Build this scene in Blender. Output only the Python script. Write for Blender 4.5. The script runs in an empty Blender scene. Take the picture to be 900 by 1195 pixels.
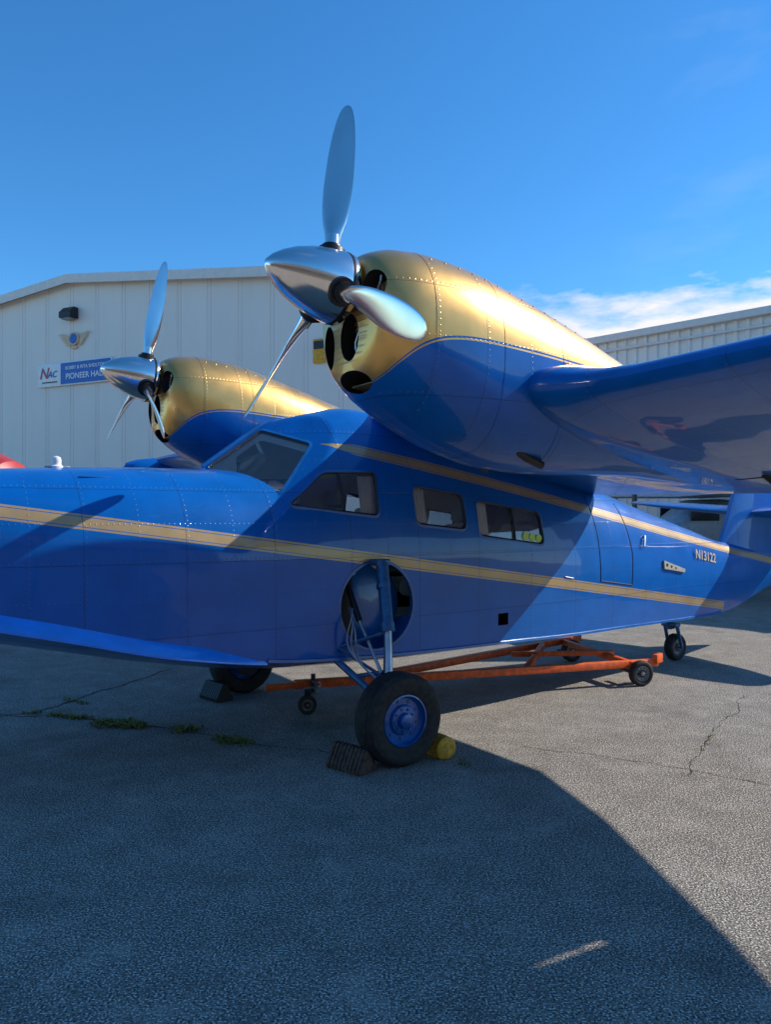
import bpy, bmesh, math, random
import numpy as np
from mathutils import Vector, Matrix, noise as mnoise
random.seed(3)
scene = bpy.context.scene
rad = math.radians

# ------------------------------------------------------------------ materials
class NT:
    def __init__(self, name):
        self.mat = bpy.data.materials.new(name); self.mat.use_nodes = True
        self.nt = self.mat.node_tree
        self.b = self.nt.nodes["Principled BSDF"]
        self.tc = self.nt.nodes.new("ShaderNodeTexCoord")
    def n(self, t): return self.nt.nodes.new(t)
    def link(self, a, b): self.nt.links.new(a, b)
    def put(self, sock, v):
        if isinstance(v, bpy.types.NodeSocket): self.link(v, sock)
        else: sock.default_value = v
    def m(self, op, a, b=None, c=None):
        nd = self.n("ShaderNodeMath"); nd.operation = op
        self.put(nd.inputs[0], a)
        if b is not None: self.put(nd.inputs[1], b)
        if c is not None: self.put(nd.inputs[2], c)
        return nd.outputs[0]
    def xyz(self, src='Object'):
        s = self.n("ShaderNodeSeparateXYZ"); self.link(self.tc.outputs[src], s.inputs[0])
        return s.outputs
    def noise(self, scale, detail=4, rough=.5, src='Object', scl=None, dist=0):
        nd = self.n("ShaderNodeTexNoise"); nd.inputs['Scale'].default_value = scale
        nd.inputs['Detail'].default_value = detail; nd.inputs['Roughness'].default_value = rough
        nd.inputs['Distortion'].default_value = dist
        v = self.tc.outputs[src]
        if scl:
            mp = self.n("ShaderNodeMapping"); mp.inputs['Scale'].default_value = scl
            self.link(v, mp.inputs[0]); v = mp.outputs[0]
        self.link(v, nd.inputs['Vector'])
        return nd.outputs['Fac']
    def ramp(self, f, stops):
        r = self.n("ShaderNodeValToRGB"); e = r.color_ramp.elements
        while len(e) < len(stops): e.new(0.5)
        for i, (p, c) in enumerate(stops):
            e[i].position = p; e[i].color = (*c, 1) if len(c) == 3 else c
        self.link(f, r.inputs[0]); return r.outputs[0]
    def maprange(self, f, a, b, c, d):
        r = self.n("ShaderNodeMapRange"); self.link(f, r.inputs[0])
        for i, v in enumerate((a, b, c, d)): r.inputs[i+1].default_value = v
        return r.outputs[0]
    def mix(self, f, a, b, mode='MIX'):
        r = self.n("ShaderNodeMix"); r.data_type = 'RGBA'; r.blend_type = mode
        self.put(r.inputs[0], f)
        for k, v in ((6, a), (7, b)):
            if isinstance(v, bpy.types.NodeSocket): self.link(v, r.inputs[k])
            else: r.inputs[k].default_value = (*v, 1)
        return r.outputs[2]
    def bump(self, h, strength, dist=.01, prev=None):
        b = self.n("ShaderNodeBump"); b.inputs['Strength'].default_value = strength
        b.inputs['Distance'].default_value = dist; self.link(h, b.inputs['Height'])
        if prev is not None: self.link(prev, b.inputs['Normal'])
        return b.outputs[0]
    def set(self, **k):
        for kk, v in k.items():
            kk = kk.replace('_', ' ')
            s = self.b.inputs[kk]
            if isinstance(v, bpy.types.NodeSocket): self.link(v, s)
            elif isinstance(v, tuple) and len(v) == 3: s.default_value = (*v, 1)
            else: s.default_value = v
        return self

def simple(name, col, rough=.5, metal=0., coat=0., var=.12, nscale=9, bump=0., bscale=60):
    k = NT(name)
    f = k.noise(nscale, 2)
    lo = tuple(c*(1-var) for c in col); hi = tuple(min(1, c*(1+var)) for c in col)
    k.set(Base_Color=k.ramp(f, [(.3, lo), (.7, hi)]), Metallic=metal, Coat_Weight=coat, Roughness=rough)
    if bump: k.set(Normal=k.bump(k.noise(bscale, 1), bump, .01))
    return k.mat

def rivets(k, x, z, dx, dz, sp=.034, r=.0048, ox=0., oz=0.):
    def near(v, p):
        return k.m('ABSOLUTE', k.m('SUBTRACT', v, k.m('MULTIPLY', k.m('ROUND', k.m('DIVIDE', v, p)), p)))
    xo = k.m('ADD', x, ox); zo = k.m('ADD', z, oz)
    ex, ez = near(xo, sp), near(zo, sp)
    def dots(d, e):
        q = k.m('SQRT', k.m('ADD', k.m('MULTIPLY', d, d), k.m('MULTIPLY', e, e)))
        return k.maprange(q, r*.5, r*1.3, 1, 0)
    dv = dots(near(xo, dx), ez); dh = dots(near(zo, dz), ex)
    seam = k.m('MAXIMUM', k.m('LESS_THAN', near(k.m('ADD', xo, .016), dx*2), .0018),
               k.m('LESS_THAN', near(k.m('ADD', zo, .016), dz*2), .0018))
    return k.m('MAXIMUM', dv, dh), seam

BLUE = (.0004, .120, .46)
GOLD = (.86, .49, .14)

def paint_mat(name, kind):
    k = NT(name); o = k.xyz(); x, y, z = o[0], o[1], o[2]
    if kind == 'fuselage':
        d = k.m('ABSOLUTE', k.m('SUBTRACT', z, k.m('MULTIPLY_ADD', x, -.137, 1.372)))
        g1 = k.m('LESS_THAN', d, .047)
        pin = k.m('MULTIPLY', k.m('GREATER_THAN', d, .029), k.m('LESS_THAN', d, .034))
        g1 = k.m('MULTIPLY', k.m('SUBTRACT', g1, pin), k.m('LESS_THAN', x, 5.45))
        d2 = k.m('ABSOLUTE', k.m('SUBTRACT', z, k.m('MULTIPLY_ADD', x, -.163, 2.195)))
        w2 = k.m('MULTIPLY', k.m('MINIMUM', k.m('MAXIMUM', k.m('MULTIPLY', k.m('ADD', x, .12), 4.), 0), 1), .044)
        g2 = k.m('LESS_THAN', d2, w2)
        pin2 = k.m('MULTIPLY', k.m('GREATER_THAN', d2, .028), k.m('LESS_THAN', d2, .033))
        g2 = k.m('SUBTRACT', g2, k.m('MULTIPLY', pin2, g2))
        gold = k.m('MINIMUM', k.m('MAXIMUM', g1, g2), 1)
        rv, seam = rivets(k, x, z, .31, .235, oz=.03)
    elif kind == 'nacelle':
        ex = k.m('MULTIPLY', k.m('POWER', 2.71828, k.m('MULTIPLY', k.m('ADD', x, .66), -6.5)), .42)
        zb = k.m('SUBTRACT', k.m('MULTIPLY_ADD', x, -.065, 2.68), ex)
        dz = k.m('SUBTRACT', z, zb)
        gold = k.m('GREATER_THAN', dz, 0)
        pin = k.m('MULTIPLY', k.m('GREATER_THAN', dz, -.022), k.m('LESS_THAN', dz, -.012))
        gold = k.m('MAXIMUM', gold, pin)
        rv, seam = rivets(k, x, z, .34, .3, oz=.04)
    else:
        gold = None
        rv, seam = rivets(k, x, y, .3, .42, sp=.036)
    n1 = k.noise(3.5, 3, .6)
    blue = k.ramp(n1, [(.3, tuple(c*.86 for c in BLUE)), (.7, tuple(c*1.06 for c in BLUE))])
    if gold is not None:
        gc = k.ramp(n1, [(.3, tuple(c*.80 for c in GOLD)), (.7, GOLD)])
        if kind == 'fuselage': gc = k.mix(1., gc, (.66, .78, 1.25), 'MULTIPLY')
        col = k.mix(gold, blue, gc)
        k.set(Metallic=k.m('MULTIPLY', gold, .82 if kind == 'nacelle' else .25))
        base_r = k.m('MULTIPLY_ADD', gold, .05, .26)
    else:
        col = blue; base_r = .26
    col = k.mix(k.m('MULTIPLY', rv, .24), col, (.16, .22, .36))
    col = k.mix(k.m('MULTIPLY', seam, .65), col, (.006, .012, .04))
    k.set(Base_Color=col, Coat_Weight=.55, Coat_Roughness=.03, Specular_IOR_Level=.2)
    k.set(Roughness=k.m('ADD', base_r, k.m('MULTIPLY', n1, .1)))
    h = k.m('SUBTRACT', rv, seam)
    b1 = k.bump(k.noise(2.6, 1), .16, .03)
    nrm = k.bump(h, .5, .003, b1)
    k.set(Normal=nrm); k.link(nrm, k.b.inputs['Coat Normal'])
    return k.mat

m_fus = paint_mat("fuselage_paint", 'fuselage')
m_nac = paint_mat("nacelle_paint", 'nacelle')
m_wing = paint_mat("wing_paint", 'wing')
m_blue = simple("blue_paint", (.002, .11, .38), .32, coat=.5, var=.2)
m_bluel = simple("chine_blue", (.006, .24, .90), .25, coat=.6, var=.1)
m_steelblue = simple("strut_blue", (.03, .12, .27), .35, .2, coat=.3, var=.3, nscale=20)
m_gold = simple("gold_trim", (.72, .55, .30), .45, .1, var=.12)
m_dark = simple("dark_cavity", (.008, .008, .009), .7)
m_black = simple("black_metal", (.02, .02, .022), .4, .3)
m_alu = simple("polished_aluminium", (.90, .84, .78), .17, 1., var=.05, nscale=5)
m_alud = simple("dull_aluminium", (.5, .5, .52), .35, .9, var=.15)
m_cream = simple("cabin_lining", (.93, .88, .80), .8, var=.03)
m_seat = simple("seat_fabric", (.80, .72, .62), .85, var=.10)
m_rubber = simple("tyre_rubber", (.026, .023, .020), .75, var=.5, nscale=25, bump=.3, bscale=90)
m_orange = simple("orange_paint", (.78, .12, .016), .5, var=.25, nscale=18, bump=.15)
m_yellow = simple("yellow_paint", (.78, .36, .02), .6, var=.35, nscale=30)
m_brown = simple("worn_rubber", (.10, .058, .038), .85, var=.5, nscale=30, bump=.5)
m_white = simple("white_paint", (.84, .82, .79), .45, var=.06)
m_red = simple("red_paint", (.50, .03, .02), .4, coat=.3, var=.15)
m_silver = simple("silver_fabric", (.38, .40, .42), .45, .2, var=.15)
m_signb = simple("sign_blue", (.01, .12, .45), .4, var=.08)
m_green = simple("sticker_green", (.55, .78, .10), .5)
m_grey = simple("grey_metal", (.3, .3, .3), .5, .5)
m_engine = simple("engine_fins", (.36, .25, .13), .5, .6, var=.3, nscale=20)

def glass_mat(name, tint, ior=1.5, extra_reflect=.07):
    m = bpy.data.materials.new(name); m.use_nodes = True; nt = m.node_tree
    nt.nodes.clear()
    out = nt.nodes.new("ShaderNodeOutputMaterial"); mx = nt.nodes.new("ShaderNodeMixShader")
    tr = nt.nodes.new("ShaderNodeBsdfTransparent"); gl = nt.nodes.new("ShaderNodeBsdfGlossy")
    fr = nt.nodes.new("ShaderNodeFresnel"); fr.inputs[0].default_value = ior
    tr.inputs[0].default_value = (*tint, 1); gl.inputs['Roughness'].default_value = .03
    ad = nt.nodes.new("ShaderNodeMath"); ad.operation = 'MULTIPLY_ADD'
    ad.inputs[1].default_value = 1.8; ad.inputs[2].default_value = extra_reflect  # constant added to the fresnel mix, lifts sky reflections on the panes
    nt.links.new(fr.outputs[0], ad.inputs[0]); nt.links.new(ad.outputs[0], mx.inputs[0])
    nt.links.new(tr.outputs[0], mx.inputs[1]); nt.links.new(gl.outputs[0], mx.inputs[2])
    nt.links.new(mx.outputs[0], out.inputs[0]); return m
m_glass = glass_mat("window_glass", (.96, .97, .96))

# ------------------------------------------------------------------ mesh builder
class MB:
    def __init__(s): s.v = []; s.f = []; s.mi = []
    def add(s, vs, fs, mi=0, M=None):
        o = len(s.v)
        for p in vs:
            p = Vector(p)
            if M is not None: p = M @ p
            s.v.append(tuple(p))
        for f in fs: s.f.append(tuple(i+o for i in f)); s.mi.append(mi)
    def box(s, c, d, mi=0, M=None, bev=0.):
        x, y, z = (a/2 for a in d); T = Matrix.Translation(c)
        if M is not None: T = T @ M
        if bev <= 0:
            vs = [(i*x, j*y, k*z) for i in (-1, 1) for j in (-1, 1) for k in (-1, 1)]
            fs = [(0, 1, 3, 2), (4, 6, 7, 5), (0, 4, 5, 1), (2, 3, 7, 6), (0, 2, 6, 4), (1, 5, 7, 3)]
            s.add(vs, fs, mi, T)
        else:
            bm = bmesh.new(); bmesh.ops.create_cube(bm, size=1)
            for v in bm.verts: v.co = Vector((v.co.x*d[0], v.co.y*d[1], v.co.z*d[2]))
            bmesh.ops.bevel(bm, geom=bm.edges[:], offset=bev, segments=2, affect='EDGES', profile=.5)
            bm.verts.index_update()
            s.add([v.co[:] for v in bm.verts], [[v.index for v in f.verts] for f in bm.faces], mi, T); bm.free()
    def loft(s, rings, mi=0, closed=True, caps=True, M=None):
        n = len(rings[0]); vs = [p for r in rings for p in r]; fs = []
        for i in range(len(rings)-1):
            for j in range(n if closed else n-1):
                a = i*n+j; b = i*n+(j+1) % n
                fs.append((a, b, b+n, a+n))
        if caps and closed:
            fs.append(tuple(range(n-1, -1, -1))); fs.append(tuple((len(rings)-1)*n+i for i in range(n)))
        s.add(vs, fs, mi, M)
    def cyl(s, p0, p1, r0, r1=None, seg=16, mi=0, caps=True):
        if r1 is None: r1 = r0
        p0 = Vector(p0); p1 = Vector(p1); d = (p1-p0).normalized()
        a = d.orthogonal().normalized(); b = d.cross(a)
        rg = [[tuple(p+(a*math.cos(2*math.pi*i/seg)+b*math.sin(2*math.pi*i/seg))*r) for i in range(seg)] for p, r in ((p0, r0), (p1, r1))]
        s.loft(rg, mi, caps=caps)
    def path(s, pts, r, seg=8, mi=0):
        for a, b in zip(pts[:-1], pts[1:]): s.cyl(a, b, r, r, seg, mi)
    def rev(s, prof, o, axis, seg=32, mi=0, caps=True):
        o = Vector(o); d = Vector(axis).normalized(); a = d.orthogonal().normalized(); b = d.cross(a)
        rg = [[tuple(o+d*h+(a*math.cos(2*math.pi*i/seg)+b*math.sin(2*math.pi*i/seg))*r) for i in range(seg)] for h, r in prof]
        s.loft(rg, mi, caps=caps)
    def build(s, name, mats, parent=None, smooth=True, ang=35, M=None):
        me = bpy.data.meshes.new(name); me.from_pydata(s.v, [], s.f)
        for m in (mats if isinstance(mats, (list, tuple)) else [mats]): me.materials.append(m)
        me.polygons.foreach_set('material_index', s.mi); me.update()
        bm = bmesh.new(); bm.from_mesh(me); bmesh.ops.recalc_face_normals(bm, faces=bm.faces); bm.to_mesh(me); bm.free()
        fin(me, smooth, ang)
        ob = bpy.data.objects.new(name, me); scene.collection.objects.link(ob)
        if parent: ob.parent = parent
        if M is not None: ob.matrix_basis = M
        return ob

def fin(me, smooth=True, ang=35):
    me.polygons.foreach_set('use_smooth', [smooth]*len(me.polygons))
    if smooth: me.set_sharp_from_angle(angle=rad(ang))
    me.update()

def boolean(ob, cutters, ang=35):
    for c in cutters:
        md = ob.modifiers.new('b', 'BOOLEAN'); md.operation = 'DIFFERENCE'; md.solver = 'EXACT'; md.object = c
    dg = bpy.context.evaluated_depsgraph_get(); dg.update()
    me = bpy.data.meshes.new_from_object(ob.evaluated_get(dg))
    ob.modifiers.clear(); ob.data = me; fin(me, True, ang)
    for c in cutters: bpy.data.objects.remove(c, do_unlink=True)

def empty(name, loc=(0, 0, 0), rz=0.):
    e = bpy.data.objects.new(name, None); scene.collection.objects.link(e)
    e.location = loc; e.rotation_euler = (0, 0, rz); e.empty_display_size = .3
    return e

def text(name, body, size, mat, parent, origin, xd, up, extr=.002, align='CENTER', shear=0.):
    cu = bpy.data.curves.new(name, 'FONT'); cu.body = body; cu.size = size; cu.extrude = extr
    cu.align_x = align; cu.align_y = 'CENTER'; cu.shear = shear; cu.materials.append(mat); cu.offset = size*.012
    ob = bpy.data.objects.new(name, cu); scene.collection.objects.link(ob); ob.parent = parent
    X = Vector(xd).normalized(); Z = X.cross(Vector(up)).normalized(); Y = Z.cross(X)
    M = Matrix((X, Y, Z)).transposed().to_4x4(); M.translation = Vector(origin); ob.matrix_basis = M
    return ob

def pchip(xs, ys):
    xs = np.array(xs, float); ys = np.array(ys, float); h = np.diff(xs); d = np.diff(ys)/h
    m = np.zeros(len(xs)); m[0] = d[0]; m[-1] = d[-1]
    for i in range(1, len(xs)-1):
        if d[i-1]*d[i] > 0:
            w1 = 2*h[i]+h[i-1]; w2 = h[i]+2*h[i-1]; m[i] = (w1+w2)/(w1/d[i-1]+w2/d[i])
    def f(x):
        x = min(max(x, xs[0]), xs[-1]); i = min(int(np.searchsorted(xs, x, side='right'))-1, len(xs)-2)
        t = (x-xs[i])/h[i]
        return float((2*t**3-3*t*t+1)*ys[i]+(t**3-2*t*t+t)*h[i]*m[i]+(-2*t**3+3*t*t)*ys[i+1]+(t**3-t*t)*h[i]*m[i+1])
    return f

# ================================================================== AIRPLANE
# local frame: x = aft, y = starboard (-port), z = up
ang_p = rad(34)
plane = empty("amphibious_airplane", (-.64, 6.25, 0), ang_p)
def L(s, t, z): return (s, -t, z)

T = [(-3.35,1.50,.03,1.53,.04,1.58,1.63),(-3.28,1.33,.14,1.42,.16,1.56,1.76),(-3.0,1.10,.38,1.26,.38,1.5,1.88),(-2.6,.93,.56,1.10,.54,1.45,1.945),
     (-2.0,.78,.69,.95,.66,1.4,1.985),(-1.3,.62,.75,.78,.73,1.35,2.01),(-.5,.49,.75,.66,.74,1.3,2.015),(0,.46,.74,.63,.73,1.28,1.98),
     (.8,.44,.73,.61,.72,1.25,1.9),(1.6,.46,.69,.60,.70,1.2,1.8),(2.4,.47,.62,.58,.64,1.12,1.7),(3.2,.46,.52,.57,.54,1.08,1.6),
     (4,.46,.39,.55,.42,1.02,1.5),(5,.46,.27,.54,.30,.95,1.3),(5.5,.48,.2,.55,.25,.93,1.2),(6.5,.70,.1,.75,.16,.97,1.1),(7.4,.92,.03,.95,.05,1.03,1.12)]
cols = list(zip(*T)); fzk, ftc, fzc, ftm, fzm, fzN = [pchip(cols[0], c) for c in cols[1:]]
C = [(-3.4,2.3),(-.5,2.36),(-.3,2.42),(0,2.5),(.3,2.56),(.8,2.53),(1.6,2.38),(2.4,2.18),(3.2,1.98),(3.55,1.9),(4,1.78),(5,1.53),(5.67,1.37),(6.5,1.3),(7.4,1.25)]
fzC = pchip(*zip(*C))
def se(q, n): return max(0., 1-min(1., q)**n)**(1/n)
def zW(s, t): return 2.02+.7*(s+.9)-.833*abs(t)
def ztopf(s, t):
    tm = ftm(s); zm = fzm(s); q = min(1, abs(t)/tm)
    return max(zm+(fzN(s)-zm)*se(q, 2.3), min(zm+(fzC(s)-zm)*se(q, 2.1), max(zW(s, t), zm)))
def surf_t(s, z):
    if z <= fzm(s):
        f = max(0, min(1, (z-fzc(s))/(fzm(s)-fzc(s)))); return ftc(s)+(ftm(s)-ftc(s))*math.sin(f*math.pi/2)
    lo, hi = 0., ftm(s)
    for _ in range(24):
        mid = (lo+hi)/2
        if ztopf(s, mid) >= z: lo = mid
        else: hi = mid
    return lo
def section(s):
    h = []; zk, tc, zc, tm, zm = fzk(s), ftc(s), fzc(s), ftm(s), fzm(s)
    for i in range(7):
        f = i/6; h.append((tc*f, zk+(zc-zk)*f**1.25))
    for i in range(1, 10):
        f = i/9; h.append((tc+(tm-tc)*math.sin(f*math.pi/2), zc+(zm-zc)*f))
    for i in range(1, 41):
        ph = math.pi/2*i/40; t = tm*math.cos(ph)**.9 if i < 40 else 0.
        h.append((t, ztopf(s, t)))
    return [L(s, t, z) for t, z in h]+[L(s, -t, z) for t, z in reversed(h[1:-1])]
ss = sorted(set([round(x, 4) for x in list(np.linspace(-3.35, -3.0, 10))+list(np.linspace(-3.0, -.95, 32))+list(np.linspace(-.95, .1, 48))+list(np.linspace(.1, 7.4, 90))]))
FM = [m_fus, m_cream, m_blue, m_dark]
b = MB(); b.loft([section(s) for s in ss]); fus = b.build("fuselage", FM, plane, ang=28)

def rounded(poly, r=.05, k=5):
    out = []; n = len(poly)
    for i in range(n):
        p = Vector(poly[i]); a = Vector(poly[i-1]); c = Vector(poly[(i+1) % n])
        u = (a-p).normalized(); w = (c-p).normalized()
        A = p+u*r; B = p+w*r
        for j in range(k+1):
            t = j/k; out.append(tuple(A*(1-t)**2+p*2*t*(1-t)+B*t*t))
    return out
def offset(pl, d):
    n = len(pl); cx = sum(p[0] for p in pl)/n; cy = sum(p[1] for p in pl)/n; out = []
    for i in range(n):
        a = Vector(pl[i-1]); c = Vector(pl[(i+1) % n]); tg = (c-a).normalized(); nn = Vector((tg.y, -tg.x))
        if nn.dot(Vector(pl[i])-Vector((cx, cy))) < 0: nn = -nn
        out.append((pl[i][0]+nn.x*d, pl[i][1]+nn.y*d))
    return out

wins = [rounded([(-.50,1.745),(-.19,1.985),(.26,2.0),(.24,1.67)], .045),
        rounded([(.59,1.905),(1.10,1.845),(1.10,1.56),(.59,1.61)], .06),
        rounded([(1.24,1.80),(2.02,1.70),(2.02,1.42),(1.24,1.51)], .06)]
cut = []
b = MB(); rg = []
for s in np.linspace(-.62, 2.5, 27):
    tm = ftm(s)-.06; h = [(0, .85), (tm*.6, .85), (tm, .9), (tm, 1.1)]
    for i in range(0, 15):
        ph = math.pi/2*i/14; t = tm*math.cos(ph)**.9 if i < 14 else 0
        h.append((t, max(1.2+i*.001, ztopf(s, min(t+.02, ftm(s)))-.055)))
    rg.append([L(s, t, z) for t, z in h]+[L(s, -t, z) for t, z in reversed(h[1:-1])])
b.loft(rg, 1); cut.append(b.build("c0", FM))
for w in wins:
    for sg in (1, -1):
        b = MB(); b.loft([[L(s, sg*tt, z) for s, z in w] for tt in (.38, 1.0)], 2); cut.append(b.build("c", FM))
ws = rounded([(-.86,.03),(-.51,.555),(-.17,.385),(-.42,.03)], .03)
for sg in (1, -1):
    b = MB(); b.loft([[L(s, sg*t, zW(s, t)+dz) for s, t in ws] for dz in (-.28, .3)], 1); cut.append(b.build("c", FM))
for sg in (1, -1):
    b = MB(); b.cyl(L(.21, sg*.50, 1.0), L(.21, sg*1.1, 1.0), .345, .345, 48, 2); cut.append(b.build("c", FM))
b = MB(); b.box(L(1.5, .7, .80), (.12, .2, .10), 3); cut.append(b.build("c", FM))
for c in cut: c.parent = plane
bpy.context.view_layer.update()
boolean(fus, cut, 28)

def strip(b, A, B, fA, fB, mi=0):
    n = len(A); vs = [fA(p) for p in A]+[fB(p) for p in B]
    b.add(vs, [(i, (i+1) % n, n+(i+1) % n, n+i) for i in range(n)], mi)
bg = MB(); bf = MB()
for w in wins:
    for sg in (1, -1):
        cx = sum(p[0] for p in w)/len(w); cz = sum(p[1] for p in w)/len(w); n = len(w)
        rings = []
        for q in (1.0, .75, .5, .25, .02):
            rings.append([L(cx+(s-cx)*q, sg*(surf_t(cx+(s-cx)*q, cz+(z-cz)*q)-.014), cz+(z-cz)*q) for s, z in w])
        bg.loft(rings, caps=False)
        f = lambda o: (lambda p: L(p[0], sg*(surf_t(*p)+o), p[1]))
        o1 = offset(w, .004); o2 = offset(w, .022); i1 = offset(w, -.010)
        strip(bf, o2, o1, f(.001), f(.007), 1); strip(bf, o1, w, f(.007), f(.004)); strip(bf, w, i1, f(.004), f(-.010))
for sg in (1, -1):
    bf.path([L(-.06, sg*(surf_t(-.06, z)), z) for z in (1.71, 1.8, 1.9, 1.98)], .009)
    bf.path([L(1.66, sg*(surf_t(1.66, z)-.005), z) for z in (1.46, 1.55, 1.65, 1.74)], .009)
for sg in (1, -1):
    bg.add([L(s, sg*t, zW(s, t)-.01) for s, t in ws], [tuple(range(len(ws)))])
    g = lambda o: (lambda p: L(p[0], sg*max(p[1], 0), zW(p[0], max(p[1], 0))+o))
    o2 = offset(ws, .022); i1 = offset(ws, -.008)
    strip(bf, o2, ws, g(.001), g(.009), 1); strip(bf, ws, i1, g(.009), g(-.006))
bg.build("window_glass", m_glass, plane)
bf.build("window_frames", [simple("frame_seal", (.03, .035, .05), .45, .2), m_blue], plane, ang=50)
bf = MB(); bf.path([L(-.88, 0, 2.035), L(-.41, 0, 2.375)], .02, mi=0); bf.build("windshield_post", m_blue, plane)

# cabin interior
b = MB()
for t in (.32, -.32):
    for s0 in (.12, 1.05, 1.75):
        zz = 0 if s0 < .5 else -.14
        b.box(L(s0, t, 1.20+zz), (.45, .42, .14), 0, bev=.04)
        b.box(L(s0+.26, t, 1.48+zz), (.12, .42, .52), 0, Matrix.Rotation(.18, 4, 'Y'), bev=.045)
        b.box(L(s0+.32, t, 1.82+zz), (.09, .24, .13), 0, Matrix.Rotation(.18, 4, 'Y'), bev=.03)
        b.box(L(s0+.03, t, 1.0), (.35, .3, .3), 1)
    b.cyl(L(-.5, t, 1.60), L(-.25, t, 1.64), .015, .015, 8, 1)
    b.rev([(-.012, .12), (.012, .12), (.012, .10), (-.012, .10), (-.012, .12)], L(-.25, t, 1.64), (1, 0, .1), 20, 1, caps=False)
b.box(L(-.52, 0, 1.66), (.05, 1.05, .36), 1, bev=.02)
b.build("cabin_seats", [m_seat, m_black], plane)
# pleated curtains beside the side windows
b = MB()
for sg in (1, -1):
    for s0, s1, z0, z1 in ((.56, .74, 1.58, 1.93), (1.20, 1.40, 1.48, 1.83), (.12, .27, 1.64, 2.0)):
        pts = [s0+(s1-s0)*i/12 for i in range(13)]
        top_ = [L(s, sg*(surf_t(s, z1-.05)-.055+.012*(i % 2)), z1-.03) for i, s in enumerate(pts)]
        bot_ = [L(s, sg*(surf_t(s, z0)-.055+.012*(i % 2)), z0) for i, s in enumerate(pts)]
        b.loft([bot_, top_], closed=False, caps=False)
b.build("window_curtains", simple("curtain_cloth", (.88, .84, .77), .9, var=.05), plane, smooth=False)
b = MB()
for i in range(3):
    s0 = 1.80+i*.085; z0 = 1.495-.011*i; t0 = surf_t(s0, z0)-.008
    b.cyl(L(s0, t0-.001, z0), L(s0, t0+.001, z0), .036, .036, 20)
b.build("window_stickers", m_green, plane)

# chine spray rail
b = MB()
for sg in (1, -1):
    rg = []
    for s in np.linspace(-3.2, -.7, 40):
        tc, zc = ftc(s), fzc(s); w = .05*min(1, (-.68-s)/.5)
        q = .06*min(1, (-.68-s)/.5)+.002
        rg.append([L(s, sg*(tc-.03), zc-.01), L(s, sg*(tc+w), zc-.028), L(s, sg*(tc+w), zc-.028+q*.3), L(s, sg*(tc-.01), zc+q+.01)])
    b.loft(rg)
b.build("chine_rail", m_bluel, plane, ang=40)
b = MB()
for sg in (1, -1):
    b.loft([[L(s, sg*(ftc(s)-.02), fzc(s)-.012), L(s, sg*(ftc(s)+.014), fzc(s)-.010), L(s, sg*(ftc(s)+.012), fzc(s)+.01), L(s, sg*(ftc(s)-.01), fzc(s)+.02)] for s in np.linspace(-.7, 5.4, 60)])
b.build("chine_lip", m_blue, plane, ang=40)

# cabin door outline, handle, fittings
b = MB()
def sidepath(pts, off, r, mi=0):
    P = []
    for (a, c), (d, e) in zip(pts[:-1], pts[1:]):
        for i in range(6):
            s = a+(d-a)*i/6; z = c+(e-c)*i/6; P.append(L(s, surf_t(s, z)+off, z))
    P.append(L(pts[-1][0], surf_t(*pts[-1])+off, pts[-1][1])); b.path(P, r, 6, mi)
sidepath([(2.86, 1.86), (2.86, 1.05), (3.42, .98), (3.45, 1.30), (3.40, 1.80)], -.001, .007)
sidepath([(3.72, 1.47), (3.66, 1.36)], .03, .011, 1)
b.cyl(L(3.72, surf_t(3.72, 1.46), 1.46), L(3.72, surf_t(3.72, 1.46)+.03, 1.46), .01, .01, 8, 1)
sidepath([(2.3, 1.12), (2.42, 1.10)], .004, .006, 1)
b.build("cabin_door_trim", [m_dark, m_alud], plane)
b = MB()
s0, z0 = 4.22, 1.15
vs = [(s0-.17, z0+.055), (s0+.27, z0-.055), (s0+.25, z0-.09), (s0+.0, z0-.055), (s0-.17, z0-.035)]
b.add([L(s, surf_t(s, z)+.003, z) for s, z in vs]+[L(s, surf_t(s, z)+.022, z) for s, z in vs],
      [(5, 6, 7, 8, 9)]+[(i, (i+1) % 5, 5+(i+1) % 5, 5+i) for i in range(5)], 0)
b.build("side_fitting", simple("primer_grey", (.42, .38, .29), .5), plane, smooth=False)
b = MB()
for i, s in enumerate((4.10, 4.19, 4.28)): zc_ = 1.15-.22*(s-4.12); b.cyl(L(s, surf_t(s, zc_)+.022, zc_), L(s, surf_t(s, zc_)+.025, zc_), .018-.003*i, .018-.003*i, 12)
b.build("side_fitting_holes", m_black, plane)
text("registration", "N13122", .15, m_gold, plane, L(5.0, surf_t(5.0, 1.21)+.014, 1.215), (1, .13, -.15), (0, .12, 1), .001)
b = MB(); z0 = ztopf(-1.9, 0)
b.rev([(-.02, .045), (.01, .045), (.02, .03), (.035, .03)], L(-1.90, 0, z0), (0, 0, 1), 16, 0)
b.rev([(.03, .028), (.05, .032), (.07, .026), (.08, .008)], L(-1.90, 0, z0), (0, 0, 1), 16, 0)
b.box(L(-1.90, 0, z0+.008), (.16, .05, .012), 1, bev=.004)
b.build("nose_light", [m_white, m_alud], plane)
b = MB(); b.box(L(-1.75, .40, ztopf(-1.75, .40)+.002), (.20, .012, .008), 0, bev=.003); b.build("deck_hatch_hinge", m_blue, plane)

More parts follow.
